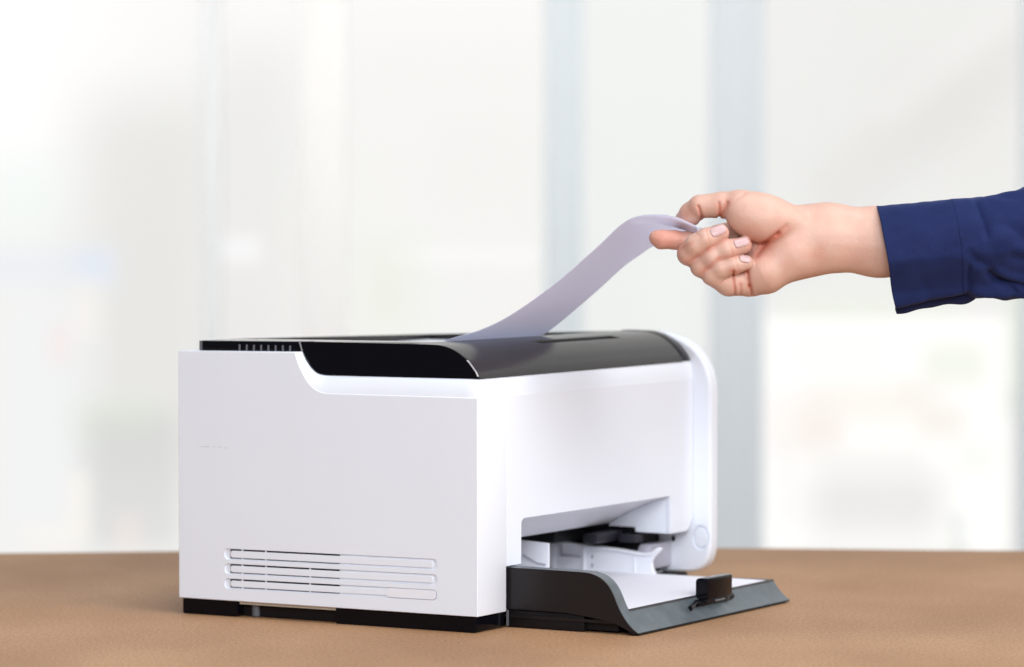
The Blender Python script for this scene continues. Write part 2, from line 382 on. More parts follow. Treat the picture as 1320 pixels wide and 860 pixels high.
# the rounded white shoulder under the black top
outer = [(0.0003, y+.0002, z-.0003) for y, z in notch[::-1]] + [(.0003, .10, .1936), (.0003, .05, .1936), (.0003, .012, .1936), (.0003, .003, .1936), (.0010, .0010, .1936), (.003, .0003, .1936)] + \
        [(x, .0003, .1936) for x in (.012, .047, .12, .2, .3, .3910)]
inner_side = [(.1748, .2283), (.1728, .2240), (.1700, .2190), (.1665, .2150), (.1630, .2118), (.1600, .2100), (.1560, .2090), (.1512, .2086), (.1480, .2085), (.1450, .2085)]
isp = spline(inner_side, 1)
inn = []
nn = len(notch)
for i in range(nn):
    t = i/(nn-1)*(len(inner_side)-1); k = min(int(t), len(inner_side)-2); f = t-k
    inn.append((.0062, inner_side[k][0]*(1-f)+inner_side[k+1][0]*f, inner_side[k][1]*(1-f)+inner_side[k+1][1]*f))
inner = inn + [(.0062, .10, .2086), (.0062, .05, .2088), (.0062, .012, .209), (.0064, .0065, .209), (.0070, .0052, .209), (.008, .0046, .209)] + \
        [(x, .0045, .209+.0015*(x/.39)) for x in (.014, .047, .12, .2, .3, .3910)]
bm = bmesh.new(); rows = []
NB = 6
for o_, i_ in zip(outer, inner):
    o_, i_ = Vector(o_), Vector(i_); row = []
    # outward direction of the bulge: towards the outer vertical plane
    for k in range(NB+1):
        t = k/NB; a = t*math.pi/2
        hx = o_.lerp(i_, 1-math.cos(a)); vz = o_.lerp(i_, math.sin(a))
        if abs(o_.z-.1936) < 1e-4: p = Vector((hx.x, hx.y, vz.z))
        else: 
            q = o_.lerp(i_, t); p = Vector((hx.x, q.y, q.z))
        p = p.lerp(o_.lerp(i_, t), .45)
        row.append(bm.verts.new(p))
    row.append(bm.verts.new(Vector(i_)+Vector((.004, .002, 0)) if i_.x < .01 else Vector(i_)+Vector((0, .004, 0))))
    rows.append(row)
for a, b in zip(rows[:-1], rows[1:]):
    for k in range(len(a)-1): bm.faces.new((a[k], a[k+1], b[k+1], b[k]))
finish('shoulder_trim', bm, M['white'], pr, smooth_deg=60)
# front door with its cut-out
r0 = [(.0730+.005*(1-math.cos(R(a))), .0843+.005*math.sin(R(a))) for a in (0, 30, 60, 90)]
door_pts = [(.0476, .0515), (.0728, .0515)] + r0 + [(.3467, .0890), (.3467, .0548), (.3746, .0548)] + \
           [(.3746+.016*math.sin(R(a)), .0708-.016*math.cos(R(a))) for a in (15, 35, 55, 75, 90)] + [(.3906, .1938), (.0476, .1938)]
prism('front_door', door_pts, 0.0001, .0045, M['white'], pr, axis='y', bevel=.0004, seg=2)
box('corner_post', .0475, .0728, .0046, .03, Z0, .0512, M['white'], pr)
# curved hand scoop over the tray mouth
bm = bmesh.new(); pf = [(.0002+.004, .0888), (.016, .0845), (.034, .0775), (.050, .0695), (.064, .0620)]
pf = [tuple(p) for p in spline(pf, 3)]
prism_bm(bm, pf + [(.064, .075), (.03, .095), (.0042, .095)], .0735, .3467)
finish('hand_scoop', bm, M['white_in'], pr, bevel=0)
prism('scoop_end', [(.0046, .0888), (.018, .0838), (.036, .0767), (.0635, .0622), (.0635, .0592), (.0365, .0592), (.0365, .0548), (.0046, .0548)], .3467, .3905, M['white'], pr, bevel=.0006)
# right side panel, front edge stands proud with round corners
rp = [(.2978, Z0+.002), (.2978, .2290), (.16, .2330), (.05, .2362)] + bez((.05, .2362), (.018, .2372), (-.0180, .2230), (-.0180, .1800), 10)[1:] + \
     [(-.0180, .1), (-.0180, .046)] + bez((-.0180, .046), (-.0178, .030), (-.014, .0165), (.006, .0160), 8)[1:] + [(.03, .0155)]
rpan = prism('right_panel', rp, .3912, .4072, M['white'], pr, bevel=.0030, seg=4)
def disc_pts(cy, cz, ry, rz, n=28): return [(cy+ry*math.cos(2*math.pi*i/n), cz+rz*math.sin(2*math.pi*i/n)) for i in range(n)]
boolean(rpan, [prism('cutter', disc_pts(-.0080, .0480, .0088, .0115), .37, .3932, M['dark'])])
prism('round_button', disc_pts(-.0080, .0480, .0064, .0090), .3915, .3975, M['white'], pr, bevel=.0006)
prism('screw_hole', disc_pts(.0200, .0462, .0018, .0028, 14), .3906, .3914, M['dark'], pr)
prism('roller_cover', [(.352, .021)] + [(.352-.006*math.sin(R(a)), .0315-.011*math.cos(R(a))) for a in range(10, 171, 20)] + [(.352, .0435), (.3910, .0435), (.3910, .021)], .0220, .034, M['lilac'], pr, axis='y', bevel=.0008)
# body core around the hollow
box('rear_shell', .0475, .3911, .18, .2976, Z0+.001, .2262, M['white'], pr, bevel=.001)
box('body_core', .0475, .3911, .0650, .18, .0965, .19, M['dark'], pr)
box('cavity_wall', .0475, .0700, .0305, .18, Z0, .0960, M['white_in'], pr)
box('cavity_floor', .0475, .3911, .0310, .18, Z0-.004, .0160, M['white_in'], pr)
box('right_cavity_wall', .352, .3910, .0345, .18, .0165, .0960, M['dark'], pr)
box('cavity_back', .0702, .3518, .160, .1798, .0165, .0960, M['white_in'], pr)
# paper guide inside the mouth, seen through the opening
g = [(.1150, .0188), (.1150, .0447), (.104, .0445), (.0825, .0432), (.0425, .0405), (.0180, .0378), (.0105, .0385), (.0035, .0435), (.0015, .0425), (.0040, .0390), (.0085, .0350), (.0110, .0300), (.0105, .0250), (.0075, .0188)]
gw = prism('paper_guide', g, .330, .3345, M['white_in'], pr, bevel=.0005)
boolean(gw, [prism('cutter', disc_pts(.0720, z, .0013, .0020, 12), .32, .34, M['dark']) for z in (.0318, .0240)])
rim = [(y, z) for y, z in g[1:8]]
prism('guide_rim', rim + [(y, z-.0022) for y, z in rim[::-1]], .3265, .3300, M['white_in'], pr, bevel=.0005)
prism('guide_rib', [(.114, .019), (.114, .044), (.109, .044), (.109, .019)], .3270, .3300, M['white_in'], pr, bevel=.0005)
prism('guide_rib', [(.0815, .019), (.0815, .0405), (.0785, .0405), (.0785, .019)], .3280, .3300, M['white_in'], pr, bevel=.0005)
prism('guide_rib', [(.0285, .019), (.0285, .0385), (.0275, .0385), (.0275, .019)], .3290, .3300, M['white_in'], pr)
prism('guide_latch', [(.104, .0325), (.104, .0420), (.103, .0420), (.1025, .0335), (.083, .0325), (.083, .0310), (.1035, .0310)], .3275, .3300, M['lilac'], pr)
prism('inner_side_wall', [(.0960, .0205), (.0960, .0590), (.0450, .0560), (.0450, .0205)], .200, .203, M['white_in'], pr, bevel=.0006)
prism('inner_rib', [(.0700, .0455), (.0700, .0440), (.0560, .0375), (.0475, .0365), (.0475, .0380), (.0560, .0390)], .1988, .1999, M['lilac'], pr)
prism('cavity_block', [(.150, .0525), (.150, .0600), (.128, .0590), (.128, .0525)], .330, .345, M['lilac'], pr, bevel=.001)
box('feed_roller', .300, .350, .050, .066, .0470, .0560, M['grey'], pr, bevel=.002)
box('feed_block', .335, .350, .030, .048, .0460, .0530, M['grey'], pr, bevel=.001)
box('mechanism', .29, .351, .088, .125, .046, .064, M['dark'], pr, bevel=.003)
# black top
fc = [(.0030, .2093), (.0034, .2110)] + [tuple(p) for p in spline([(.0055, .2150), (.0137, .2242), (.0250, .2318), (.0374, .2358), (.0520, .2366), (.0680, .2367)], 5)]
cov = prism('top_cover', fc + [(.0680, .2290), (.040, .2270), (.0200, .2170), (.0120, .2093)], .0088, .3762, M['cover'], pr, bevel=0)
boolean(cov, [prism('cutter', [(.155, .0275), (.302, .0275), (.292, .0345), (.147, .0345)], .2275, .245, M['dark'], axis='z')])
prism('cover_end', [(y-.0004, z+.0005) for y, z in fc] + [(.0680, .2290), (.040, .2270), (.0200, .2170), (.0120, .2093)], .3772, .3911, M['cover'], pr, bevel=.0008)
box('slot_bed', .14, .31, .0215, .040, .2215, .2245, M['dark'], pr)
capn = [(.1512, .2092), (.1570, .2100), (.1610, .2118), (.1655, .2158), (.1690, .2205), (.1722, .2255), (.1740, .2290), (.1762, .2368)]
prism('side_cap', fc[:-1] + [(.10, .2368), (.14, .2368)] + capn[::-1] + [(.10, .2092), (.05, .2092)], .0058, .0086, M['gloss'], pr, bevel=.0003)
# highlight where cover meets side cap, built in as a bright strip, lower half
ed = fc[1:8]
prism('edge_highlight', [(y-.00025, z+.0002) for y, z in ed] + [(y+.0002, z-.0002) for y, z in ed[::-1]], .0056, .0075, M['silver'], pr)
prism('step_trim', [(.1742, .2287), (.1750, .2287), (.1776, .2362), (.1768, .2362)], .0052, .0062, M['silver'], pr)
prism('rear_grille', [(.1772, .2270), (.1772, .2364), (.2797, .2356), (.2797, .2270)], .0070, .030, M['gloss'], pr, bevel=.0003)
for i in range(8):
    y = .2385 - i*.00735
    box('grille_rib', .0055, .0072, y-.0005, y+.0005, .2276, .2330, M['rib'], pr)
box('rear_corner', .0056, .0075, .2775, .2796, .2275, .2355, M['rib'], pr)
def deck(name, x0, x1, y0, y1, z0, m):
    bm = bmesh.new(); box_bm(bm, x0, x1, y0, y1, z0, .2368)
    for v in bm.verts:
        if v.co.z > .23: v.co.z = .2368 - .0012*max(0, (v.co.y-.17)/.11) - .0062*max(0, (v.co.x-.066)/.32)*max(0, (v.co.y-.05)/.23)
    return finish(name, bm, m, pr, bevel=.0005)
deck('top_deck', .0088, .060, .0682, .2797, .2275, M['gloss'])
deck('top_deck', .345, .3910, .0682, .2797, .2275, M['cover'])
deck('top_deck', .0602, .3448, .2555, .2797, .2275, M['cover'])
box('bin_wall', .057, .0600, .0682, .2555, .1905, .2270, M['dark'], pr)
box('bin_wall', .345, .348, .0682, .2555, .1905, .2270, M['dark'], pr)
box('bin_wall', .0602, .3448, .0650, .0680, .1905, .2285, M['dark'], pr)
box('bin_wall', .0602, .3448, .2557, .2590, .1905, .2270, M['dark'], pr)
prism('bin_floor', [(.0682, .1905), (.0682, .2180), (.10, .2190), (.20, .2030), (.2555, .1960), (.2555, .1905)], .0602, .3448, M['black'], pr)
box('bin_rib', .3415, .3447, .190, .1925, .222, .2335, M['white_in'], pr)
# black base
def base(y0, y1, z0, z1=.0137, ch=.002, name='base_foot', x0=.003):
    return prism(name, [(y0, z1), (y0, z0+ch*.5), (y0+ch, z0), (y1-ch*.5, z0), (y1, z0+ch*.5), (y1, z1)], x0, .050, M['gloss'], pr, bevel=.0008)
base(.2390, .2960, .0002)
base(.0032, .1400, .0002)
box('base_skirt', .012, .050, .1402, .2388, .0010, .0120, M['black'], pr)
box('base_lip', .0045, .0118, .1402, .2380, .0112, .0137, M['cream'], pr)
prism('base_pin', [(.013+.004*math.cos(2*math.pi*i/20), .2262+.004*math.sin(2*math.pi*i/20)) for i in range(20)], .0008, .0112, M['rib'], pr, axis='z')
box('base_plate', .0502, .3880, .0200, .2960, .003, .0137, M['black'], pr)
box('right_foot', .3600, .4020, .010, .2940, .0002, .0150, M['black'], pr, bevel=.002)

M['scuff'] = mat('grey_scuff', (.40, .40, .44), .6, .2)
for y0, y1, z in ((.2760, .2660, .1448), (.2625, .2595, .1450), (.2570, .2530, .1452), (.2500, .2470, .1445)):
    prism('scuff_mark', [(y0, z), (y1, z+.0001), (y1, z+.0004), (y0, z+.0002)], -.00004, .0002, M['scuff'], pr)

# ---- paper tray, slides out of the front; part of the printer
outS = [(.0040, .0505), (-.020, .0503), (-.050, .0501), (-.0720, .0498), (-.0800, .0486), (-.0876, .0455), (-.0940, .0400), (-.0985, .0330), (-.1022, .0250), (-.1060, .0180), (-.1110, .0112), (-.1165, .0058), (-.1215, .0024)]
S = [tuple(p) for p in spline(outS, 3)]
under = [(-.1190, .0012), (-.1000, .0095), (-.0800, .0128), (-.0550, .0155), (.0040, .0160)]
prism('tray_side', S + under, .0509, .0522, M['tray'], pr)
bm = bmesh.new()
x0, x1 = .0522, .0662
# S shaped rim on top of the side wall
Sin = [p for p in S if p[1] > .0193]
prof = Sin + [(y+.0025, z-.0030) for y, z in Sin[::-1]]
A = [bm.verts.new((x0, y, z)) for y, z in S]; B = [bm.verts.new((x1, y, z)) for y, z in S]
for i in range(len(S)-1): bm.faces.new((A[i], A[i+1], B[i+1], B[i]))
C = [bm.verts.new((x1, y, max(.0020, min(z, .0193)-.004 if z > .0193 else z-.004))) for y, z in S]
for i in range(len(S)-1): bm.faces.new((B[i], B[i+1], C[i+1], C[i]))
finish('tray_rim', bm, M['tray_lip'], pr, smooth_deg=80)
lipp = [p for p in S if p[1] <= .0262]
top_y = lipp[0][0]
lip = [(-.1050, .0196), (-.1062, .0190)] + [p for p in S if p[1] < .0182] + [(-.1195, .0013), (-.112, .0060), (-.1035, .0150)]
prism('tray_lip', lip, .0662, .3385, M['tray_lip'], pr)
prism('lip_edge', [(-.1046, .0199), (-.1056, .0199), (-.1064, .0190), (-.1046, .0190)], .0662, .3385, M['tray'], pr)
prism('tray_bottom_edge', [(-.1218, .0023), (-.1222, .0014), (-.1190, .0004), (-.112, .0004), (-.112, .0058), (-.1190, .0012)], .0525, .3390, M['black'], pr)
box('tray_floor', .0530, .3400, -.1045, .1550, .0085, .0110, M['tray'], pr)
prism('tray_end', [(-.020, .0180), (-.1050, .0196), (-.1062, .0190)] + [p for p in S if p[1] < .0182] + [(-.1195, .0013), (-.020, .0013)], .3386, .3405, M['tray_lip'], pr)
box('tray_skid', .0580, .3360, -.1000, .004, .0020, .0088, M['black'], pr)
box('tray_skid', .0540, .0600, -.0700, .004, .0004, .0150, M['black'], pr, bevel=.001)
box('seam_strip', .0500, .0508, -.0004, .0015, .0015, .0150, M['rib'], pr)
# stopper block in the middle of the lip
st = []
for (cx, cz, a0) in ((-.1085+0, .0323, 0),):
    pass
r = .0035
sp = [(-.1170, .0168), (-.1170, .0335), (-.1160, .0345), (-.1085, .0345)] + [(-.1065+.0035*math.sin(R(a))-.002, .0310+.0035*math.cos(R(a))) for a in (20, 45, 70, 90)] + [(-.1050, .0168)]
prism('paper_stop', sp, .1880, .2345, M['gloss'], pr, bevel=.0007, seg=3)
box('stop_neck', .1900, .2300, -.1150, -.1070, .0128, .0170, M['black'], pr, bevel=.0008)
def lipface(x, d):   # point on the sloping lip face, d = height
    ys = [p for p in S if p[1] < .022]
    for a, b in zip(ys[:-1], ys[1:]):
        if b[1] <= d <= a[1]:
            t = (a[1]-d)/(a[1]-b[1]); return Vector((x, a[0]+(b[0]-a[0])*t, d))
    return Vector((x, ys[0][0], d))
bm = bmesh.new()
import_path = [(.163, .0105), (.170, .0118), (.178, .0138), (.190, .0122), (.200, .0140), (.212, .0125), (.224, .0142), (.236, .0128), (.248, .0132)]
pv = [lipface(x, d) + Vector((0, -.0010, .0008)) for x, d in import_path]
ringp = None
for p in pv:
    rad = .0021
    ring = [bm.verts.new(p + Vector((0, rad*math.cos(a), rad*1.3*math.sin(a)))) for a in [2*math.pi*k/8 for k in range(8)]]
    if ringp:
        for k in range(8): bm.faces.new((ringp[k], ringp[(k+1) % 8], ring[(k+1) % 8], ring[k]))
    else: bm.faces.new(ring)
    ringp = ring
bm.faces.new(ringp[::-1])
finish('stop_spring', bm, M['gloss'], pr, smooth_deg=80)
box('stop_rail', .176, .238, -.1135, -.1080, .0115, .0145, M['gloss'], pr, bevel=.0008)
box('stop_rail', .205, .222, -.1165, -.1130, .0135, .0152, M['rib'], pr, bevel=.0004)

# ---- sheets lying in the tray
stack = empty('paper_stack', (0, 0, 0)); stack.matrix_world = pr.matrix_basis.copy() if False else Matrix.Translation((PX, PY, 0)) @ Matrix.Rotation(PR, 4, 'Z')
tag(stack, 'short stack of blank white sheets lying in the open front tray', 'paper')
nsh = 10
for i in range(nsh):
    z0 = .01115 + i*.00084
    jx, jy = random.uniform(-.0012, .0012), random.uniform(-.0008, .0008)
    bm = bmesh.new(); ny = 10
    top = []
    for j in range(ny+1):
        y = -.1038 + jy + (.245)*j/ny
        for x in (.0685+jx, .3320+jx):
            pass
        lift = 0
        top.append([(x, y, z0+lift) for x in (.0685+jx, .20, .3320+jx)])
    V = [[bm.verts.new(c) for c in r_] for r_ in top]; V2 = [[bm.verts.new((c[0], c[1], c[2]+.0007)) for c in r_] for r_ in top]
    for j in range(ny):
        for k in range(2):
            bm.faces.new((V[j][k], V[j][k+1], V[j+1][k+1], V[j+1][k])); bm.faces.new((V2[j][k], V2[j+1][k], V2[j+1][k+1], V2[j][k+1]))
        bm.faces.new((V[j][0], V[j+1][0], V2[j+1][0], V2[j][0])); bm.faces.new((V[j][2], V2[j][2], V2[j+1][2], V[j+1][2]))
    for j in (0, ny):
        for k in range(2): bm.faces.new((V[j][k], V2[j][k], V2[j][k+1], V[j][k+1]) if j == 0 else (V[j][k], V[j][k+1], V2[j][k+1], V2[j][k]))
    finish('sheet', bm, M['paper'], stack)

# ------------------------------------------------------------------ the sheet pulled out of the top
near = [(.070, .150, .2120), (.070, .110, .2215), (.070, .0716, .2375), (.070, .0375, .2471), (.070, .0075, .2606), (.070, -.0332, .2864), (.070, -.0720, .3162),
        (0.0689, -0.0957, 0.3354), (0.0679, -0.1120, 0.3425), (0.0651, -0.1334, 0.3441), (0.0648, -0.1492, 0.3419), (0.0676, -0.1661, 0.3347)]
far = [(.218, .150, .2120), (.218, .100, .2200), (.218, .0640, .2362), (.218, .0505, .2440), (.218, .0317, .2577), (.2180, .0032, .2798), (.216, -.0204, .2982),
       (.206, -.0430, .3095), (.196, -.0610, .3172), (.188, -.0800, .3220), (.184, -.0960, .3242), (.200, -.1150, .3262)]
N = spline(near, 8); F = spline(far, 8)
bm = bmesh.new(); NS = 24; grid = []
for i, (a, b) in enumerate(zip(N, F)):
    t = i/(len(N)-1); row = []
    A_ = min(1, max(0, (t-.68)/.17))
    for k in range(NS+1):
        s = k/NS; p = a*(1-s)+b*s
        sag = -.0085*A_*(math.exp(-((s-.14)/.12)**2) - math.exp(-(.14/.12)**2)*(1-s))
        bow = .0022*math.sin(math.pi*s)*math.sin(math.pi*min(1, max(0, (t-.15)/.8)))
        row.append(bm.verts.new((p[0], p[1], p[2]+sag+bow)))
    grid.append(row)
for a, b in zip(grid[:-1], grid[1:]):
    for k in range(NS): bm.faces.new((a[k], a[k+1], b[k+1], b[k]))
sheet = finish('printed_sheet', bm, M['sheet'])
sheet.location = (PX, PY, 0); sheet.rotation_euler = (0, 0, PR)
sol = sheet.modifiers.new('thickness', 'SOLIDIFY'); sol.thickness = .00025; sol.offset = 0
tag(sheet, 'curved lilac white sheet being pulled up out of the printer top', 'paper')

# ------------------------------------------------------------------ the person: forearm, hand, sleeve
# hand modelling units: u to the right, v down, w towards the viewer, 1 unit = 0.6285 mm
U = 2.897*1.0/4609.4
person = empty('person', (.18851, 2.897, .31679), (-PITCH, 0, 0))
tag(person, 'arm in a navy blue shirt sleeve whose hand pulls the sheet from the printer', 'person')
def L(u, v, w): return Vector(((u-960)*U, -w*U, -(v-320)*U))
u0, u1, v0, v1, w0, w1 = 828, 1200, 232, 398, -84, 44
H = 1.25
gu = np.arange(u0, u1, H); gv = np.arange(v0, v1, H); gw_ = np.arange(w0, w1, H)
GU, GV, GW = np.meshgrid(gu, gv, gw_, indexing='ij'); GU = GU.astype(np.float32); GV = GV.astype(np.float32); GW = GW.astype(np.float32)
def cone(a, b, ra, rb, sw=1.0):
    """tapered capsule; sw flattens it along w"""
    ax, ay, az = a; bx, by, bz = b
    az *= sw; bz *= sw
    px, py, pz = GU-ax, GV-ay, GW*sw-az
    dx, dy, dz = bx-ax, by-ay, bz-az; L2 = dx*dx+dy*dy+dz*dz
    t = np.clip((px*dx+py*dy+pz*dz)/L2, 0, 1)
    d = np.sqrt((px-t*dx)**2+(py-t*dy)**2+(pz-t*dz)**2) - (ra+(rb-ra)*t)
    return d/(sw if sw > 1 else 1)**.5
def ell(c, r, rot=0):
    ca, sa = math.cos(R(rot)), math.sin(R(rot)); x, y, z = GU-c[0], GV-c[1], GW-c[2]
    X = (x*ca+y*sa)/r[0]; Y = (-x*sa+y*ca)/r[1]; Z = z/r[2]
    k = np.sqrt(X*X+Y*Y+Z*Z); return (k-1)*min(r)
def su(a, b, k):
    h = np.clip(.5+.5*(b-a)/k, 0, 1); return b*(1-h)+a*h - k*h*(1-h)
def chain(pts, k=3):
    d = None
    for (a, b) in zip(pts[:-1], pts[1:]):
        c = cone(a[:3], b[:3], a[3], b[3]); d = c if d is None else su(d, c, k)
    return d
# forearm and wrist
arm = cone((1220, 312, -16), (1135, 311.5, -16), 43, 42.6, 1.3)
arm = su(arm, cone((1135, 311.5, -16), (1068, 306, -15), 42.6, 42, 1.45), 14)
arm = su(arm, cone((1068, 306, -15), (1030, 311, -16), 41.5, 43, 1.5), 14)
# palm slab, metacarpals
palm = cone((1030, 313, -18), (985, 318, -30), 42, 44, 1.9)
palm = su(palm, cone((975, 310, -44), (955, 322, -50), 30, 26, 1.5), 14)
palm = su(palm, cone((1022, 330, -8), (987, 349, -14), 27, 30, 1.15), 10)      # hypothenar
palm = su(palm, cone((987, 350, -12), (966, 361, -18), 27, 21, 1.0), 6)
hand = su(arm, palm, 16)
# thenar mass and first metacarpal
then = ell((981, 281, 2), (47, 32, 25), 12)
then = su(then, cone((1030, 289, -10), (952, 263, -6), 21, 17), 12)
hand = su(hand, then, 5)
# thumb
thumb = chain([(955, 264, -7, 18.5), (931, 264, -10, 16.8), (903, 265.5, -14, 15)], 4)
thumb = su(thumb, chain([(903, 266, -14, 14.6), (892, 275, -25, 14.4), (882.5, 281.5, -41, 10.8)], 6), 3)
hand = su(hand, thumb, 4)
# index
index = chain([(962, 309, -52, 21), (915, 315, -44, 15.5), (888, 311, -34, 13.4)], 5)
index = su(index, cone((962, 300, -50, ), (928, 304, -46), 20, 16), 6)
index = su(index, chain([(888, 311, -34, 13), (870, 308.5, -28, 12.2), (853, 308, -25, 12.4), (847, 306, -24, 9.5)], 3), 3)
hand = su(hand, index, 3)
def finger(pts, k=4):
    return chain(pts, k)
mid = finger([(960, 330, -48, 19), (905, 334, -24, 16), (888, 327.5, -6, 14.8)], 6)
mid = su(mid, finger([(888, 327.5, -5, 13.8), (897, 316, 5, 13.4), (910, 308.5, 9.5, 12.8), (928, 301, 9, 11.6)], 7), 4)
rng_f = finger([(968, 346, -42, 19), (925, 352, -16, 16), (904, 344, -2, 14)], 5)
rng_f = su(rng_f, finger([(904, 343, -2, 12.9), (918, 332.5, 7.5, 12.8), (937, 322.5, 12, 12.3), (957.5, 316.5, 11, 11)], 7), 4)
pink = finger([(972, 362, -20, 20), (940, 364, -10, 17), (918, 355, 0, 13.5)], 5)
pink = su(pink, finger([(918, 354, 1, 12.6), (930, 346, 7.5, 12.2), (945, 341.5, 10.5, 11.4), (960.5, 339, 9, 10.2)], 7), 4)
web = cone((955, 350, -34), (922, 342, -20), 18, 13)
fing = su(su(mid, rng_f, 1.1), pink, 1.1); fing = su(fing, web, 3)
hand = su(hand, fing, 2.2)
# knuckle creases: grooves where the skin folds
def seg2(ax, ay, bx, by):
    px, py = GU-ax, GV-ay; dx, dy = bx-ax, by-ay; t = np.clip((px*dx+py*dy)/(dx*dx+dy*dy), 0, 1)
    return np.sqrt((px-t*dx)**2+(py-t*dy)**2)
creases = [((900, 266), (905, 280), 2.2, 1.4, -30), ((905, 280), (903, 288), 1.2, 1.2, -30), ((926, 262), (927, 279), 1.6, 1.6, -30), ((937, 262), (927, 282), 1.8, 2.0, -30),
           ((944, 350), (948, 384), 2.2, 1.2, -12), ((954, 366), (956, 386), 1.2, 1.2, -12), ((963, 350), (966, 368), 2.6, 1.4, -14), ((966, 368), (972, 384), 2.6, 1.4, -16),
           ((928, 366), (938, 359), 1.0, 1.0, -6), ((870, 298), (869, 311), .8, 1.2, -14), ((877, 299), (876, 313), .7, 1.2, -14),
           ((985, 314), (1002, 301), 2.2, 2.2, -10), ((1000, 303), (1012, 292), 1.0, 2.5, -10), ((960, 250), (948, 258), .5, 1.4, -8),
           ((975, 330), (985, 316), 1.2, 2.5, -14),
           ((909, 297), (913, 314), .5, 1.0, 8), ((939, 312), (943, 330), .5, 1.0, 8), ((946, 333), (950, 348), .4, 1.0, 8), ((896, 300), (901, 306), .5, 1.2, 0)]
redm = np.zeros_like(GU)
for (a, b, amp, sg, wmin) in creases:
    q = seg2(*a, *b); e = np.exp(-(q/sg)**2)*(GW > wmin)
    hand = hand + amp*1.15*e
    redm += .35*np.exp(-(q/(sg*2.2))**2)*(GW > wmin)*min(1, amp/1.5)
for (a, b, amp, sg) in [((1130, 300), (1052, 303), .45, 7), ((1130, 318), (1058, 314), .35, 6)]:
    hand = hand - amp*np.exp(-(seg2(*a, *b)/sg)**2)*(GW > -10)
# surface nets
def surface_nets(D):
    inside = D < 0
    nx, ny, nz = D.shape
    c = [inside[i:nx-1+i, j:ny-1+j, k:nz-1+k] for i in (0, 1) for j in (0, 1) for k in (0, 1)]
    cnt = sum(x.astype(np.int8) for x in c); act = (cnt > 0) & (cnt < 8)
    idx = -np.ones(act.shape, np.int64); cells = np.argwhere(act); idx[act] = np.arange(len(cells))
    acc = np.zeros((len(cells), 3)); n = np.zeros(len(cells))
    corners = [(i, j, k) for i in (0, 1) for j in (0, 1) for k in (0, 1)]
    for a in range(8):
        for ax in range(3):
            if corners[a][ax] == 0:
                bcn = list(corners[a]); bcn[ax] = 1
                ca = cells+np.array(corners[a]); cb = cells+np.array(bcn)
                da = D[ca[:, 0], ca[:, 1], ca[:, 2]]; db = D[cb[:, 0], cb[:, 1], cb[:, 2]]
                m = (da < 0) != (db < 0); t = np.where(m, da/np.where(m, da-db, 1), 0)
                p = ca.astype(float); p[:, ax] += t; acc += p*m[:, None]; n += m
    verts = acc/n[:, None]
    faces = []
    for ax in range(3):
        b, c2 = [(1, 2), (2, 0), (0, 1)][ax]
        sl0 = [slice(1, -1)]*3; sl0[ax] = slice(0, -1)
        sl1 = [slice(1, -1)]*3; sl1[ax] = slice(1, None)
        A = inside[tuple(sl0)]; B = inside[tuple(sl1)]
        for m, flip in (((A & ~B), False), ((~A & B), True)):
            e = np.argwhere(m) + 1; e[:, ax] -= 1
            if not len(e): continue
            def at(db, dc):
                q = e.copy(); q[:, b] -= db; q[:, c2] -= dc; return idx[q[:, 0], q[:, 1], q[:, 2]]
            qd = np.stack([at(1, 1), at(0, 1), at(0, 0), at(1, 0)], 1)
            if flip: qd = qd[:, ::-1]
            faces.append(qd)
    faces = np.concatenate(faces); faces = faces[(faces >= 0).all(1)]
    return verts, faces, cells
vv, ff, cells = surface_nets(hand)
pu = u0+vv[:, 0]*H; pv_ = v0+vv[:, 1]*H; pw = w0+vv[:, 2]*H
co = np.stack([(pu-960)*U, -pw*U, -(pv_-320)*U], 1)
me = bpy.data.meshes.new('forearm_and_hand'); me.from_pydata(co.tolist(), [], ff.tolist()); me.update()
# pinker skin on finger tips, knuckles and folds
def near_pt(u, v, w, r): return np.exp(-(((pu-u)**2+(pv_-v)**2+(pw-w)**2)/r**2))
pink_v = redm[cells[:, 0], cells[:, 1], cells[:, 2]]*1.3
# ruddier skin between the curled fingers, also painting in the shade of the gaps
for (a, b) in [((874, 322), (892, 313)), ((886, 338), (912, 322)), ((912, 322), (935, 308)), ((904, 352), (925, 333)), ((925, 333), (952, 330)), ((940, 350), (962, 351))]:
    dx, dy = b[0]-a[0], b[1]-a[1]; t_ = np.clip(((pu-a[0])*dx+(pv_-a[1])*dy)/(dx*dx+dy*dy), 0, 1)
    q_ = np.hypot(pu-a[0]-t_*dx, pv_-a[1]-t_*dy); pink_v = pink_v + .3*np.exp(-(q_/3.0)**2)*(pw > -14)
for (u, v, w, r, a) in [(850, 306, -18, 16, .45), (870, 310, -20, 16, .3), (881, 286, -24, 18, .35), (893, 268, -12, 14, .2), (885, 333, 0, 14, .2), (903, 347, 2, 12, .15), (960, 303, 22, 18, .25), (985, 312, 0, 16, .2),
                        (975, 320, 0, 22, .12), (1052, 335, 20, 14, .22), (928, 306, 10, 14, .15), (940, 264, -8, 14, .2), (1000, 330, 10, 40, .08), (968, 322, -10, 14, .1)]:
    pink_v = pink_v + a*near_pt(u, v, w, r)
pink_v = np.clip(pink_v, 0, 1)
ca = me.color_attributes.new('pink', 'FLOAT_COLOR', 'POINT')
ca.data.foreach_set('color', np.stack([pink_v, pink_v, pink_v, np.ones_like(pink_v)], 1).astype(np.float32).ravel())
hand_o = link('forearm_and_hand', me, M['skin'], person)
sm = hand_o.modifiers.new('soften', 'SMOOTH'); sm.factor = .5; sm.iterations = 2
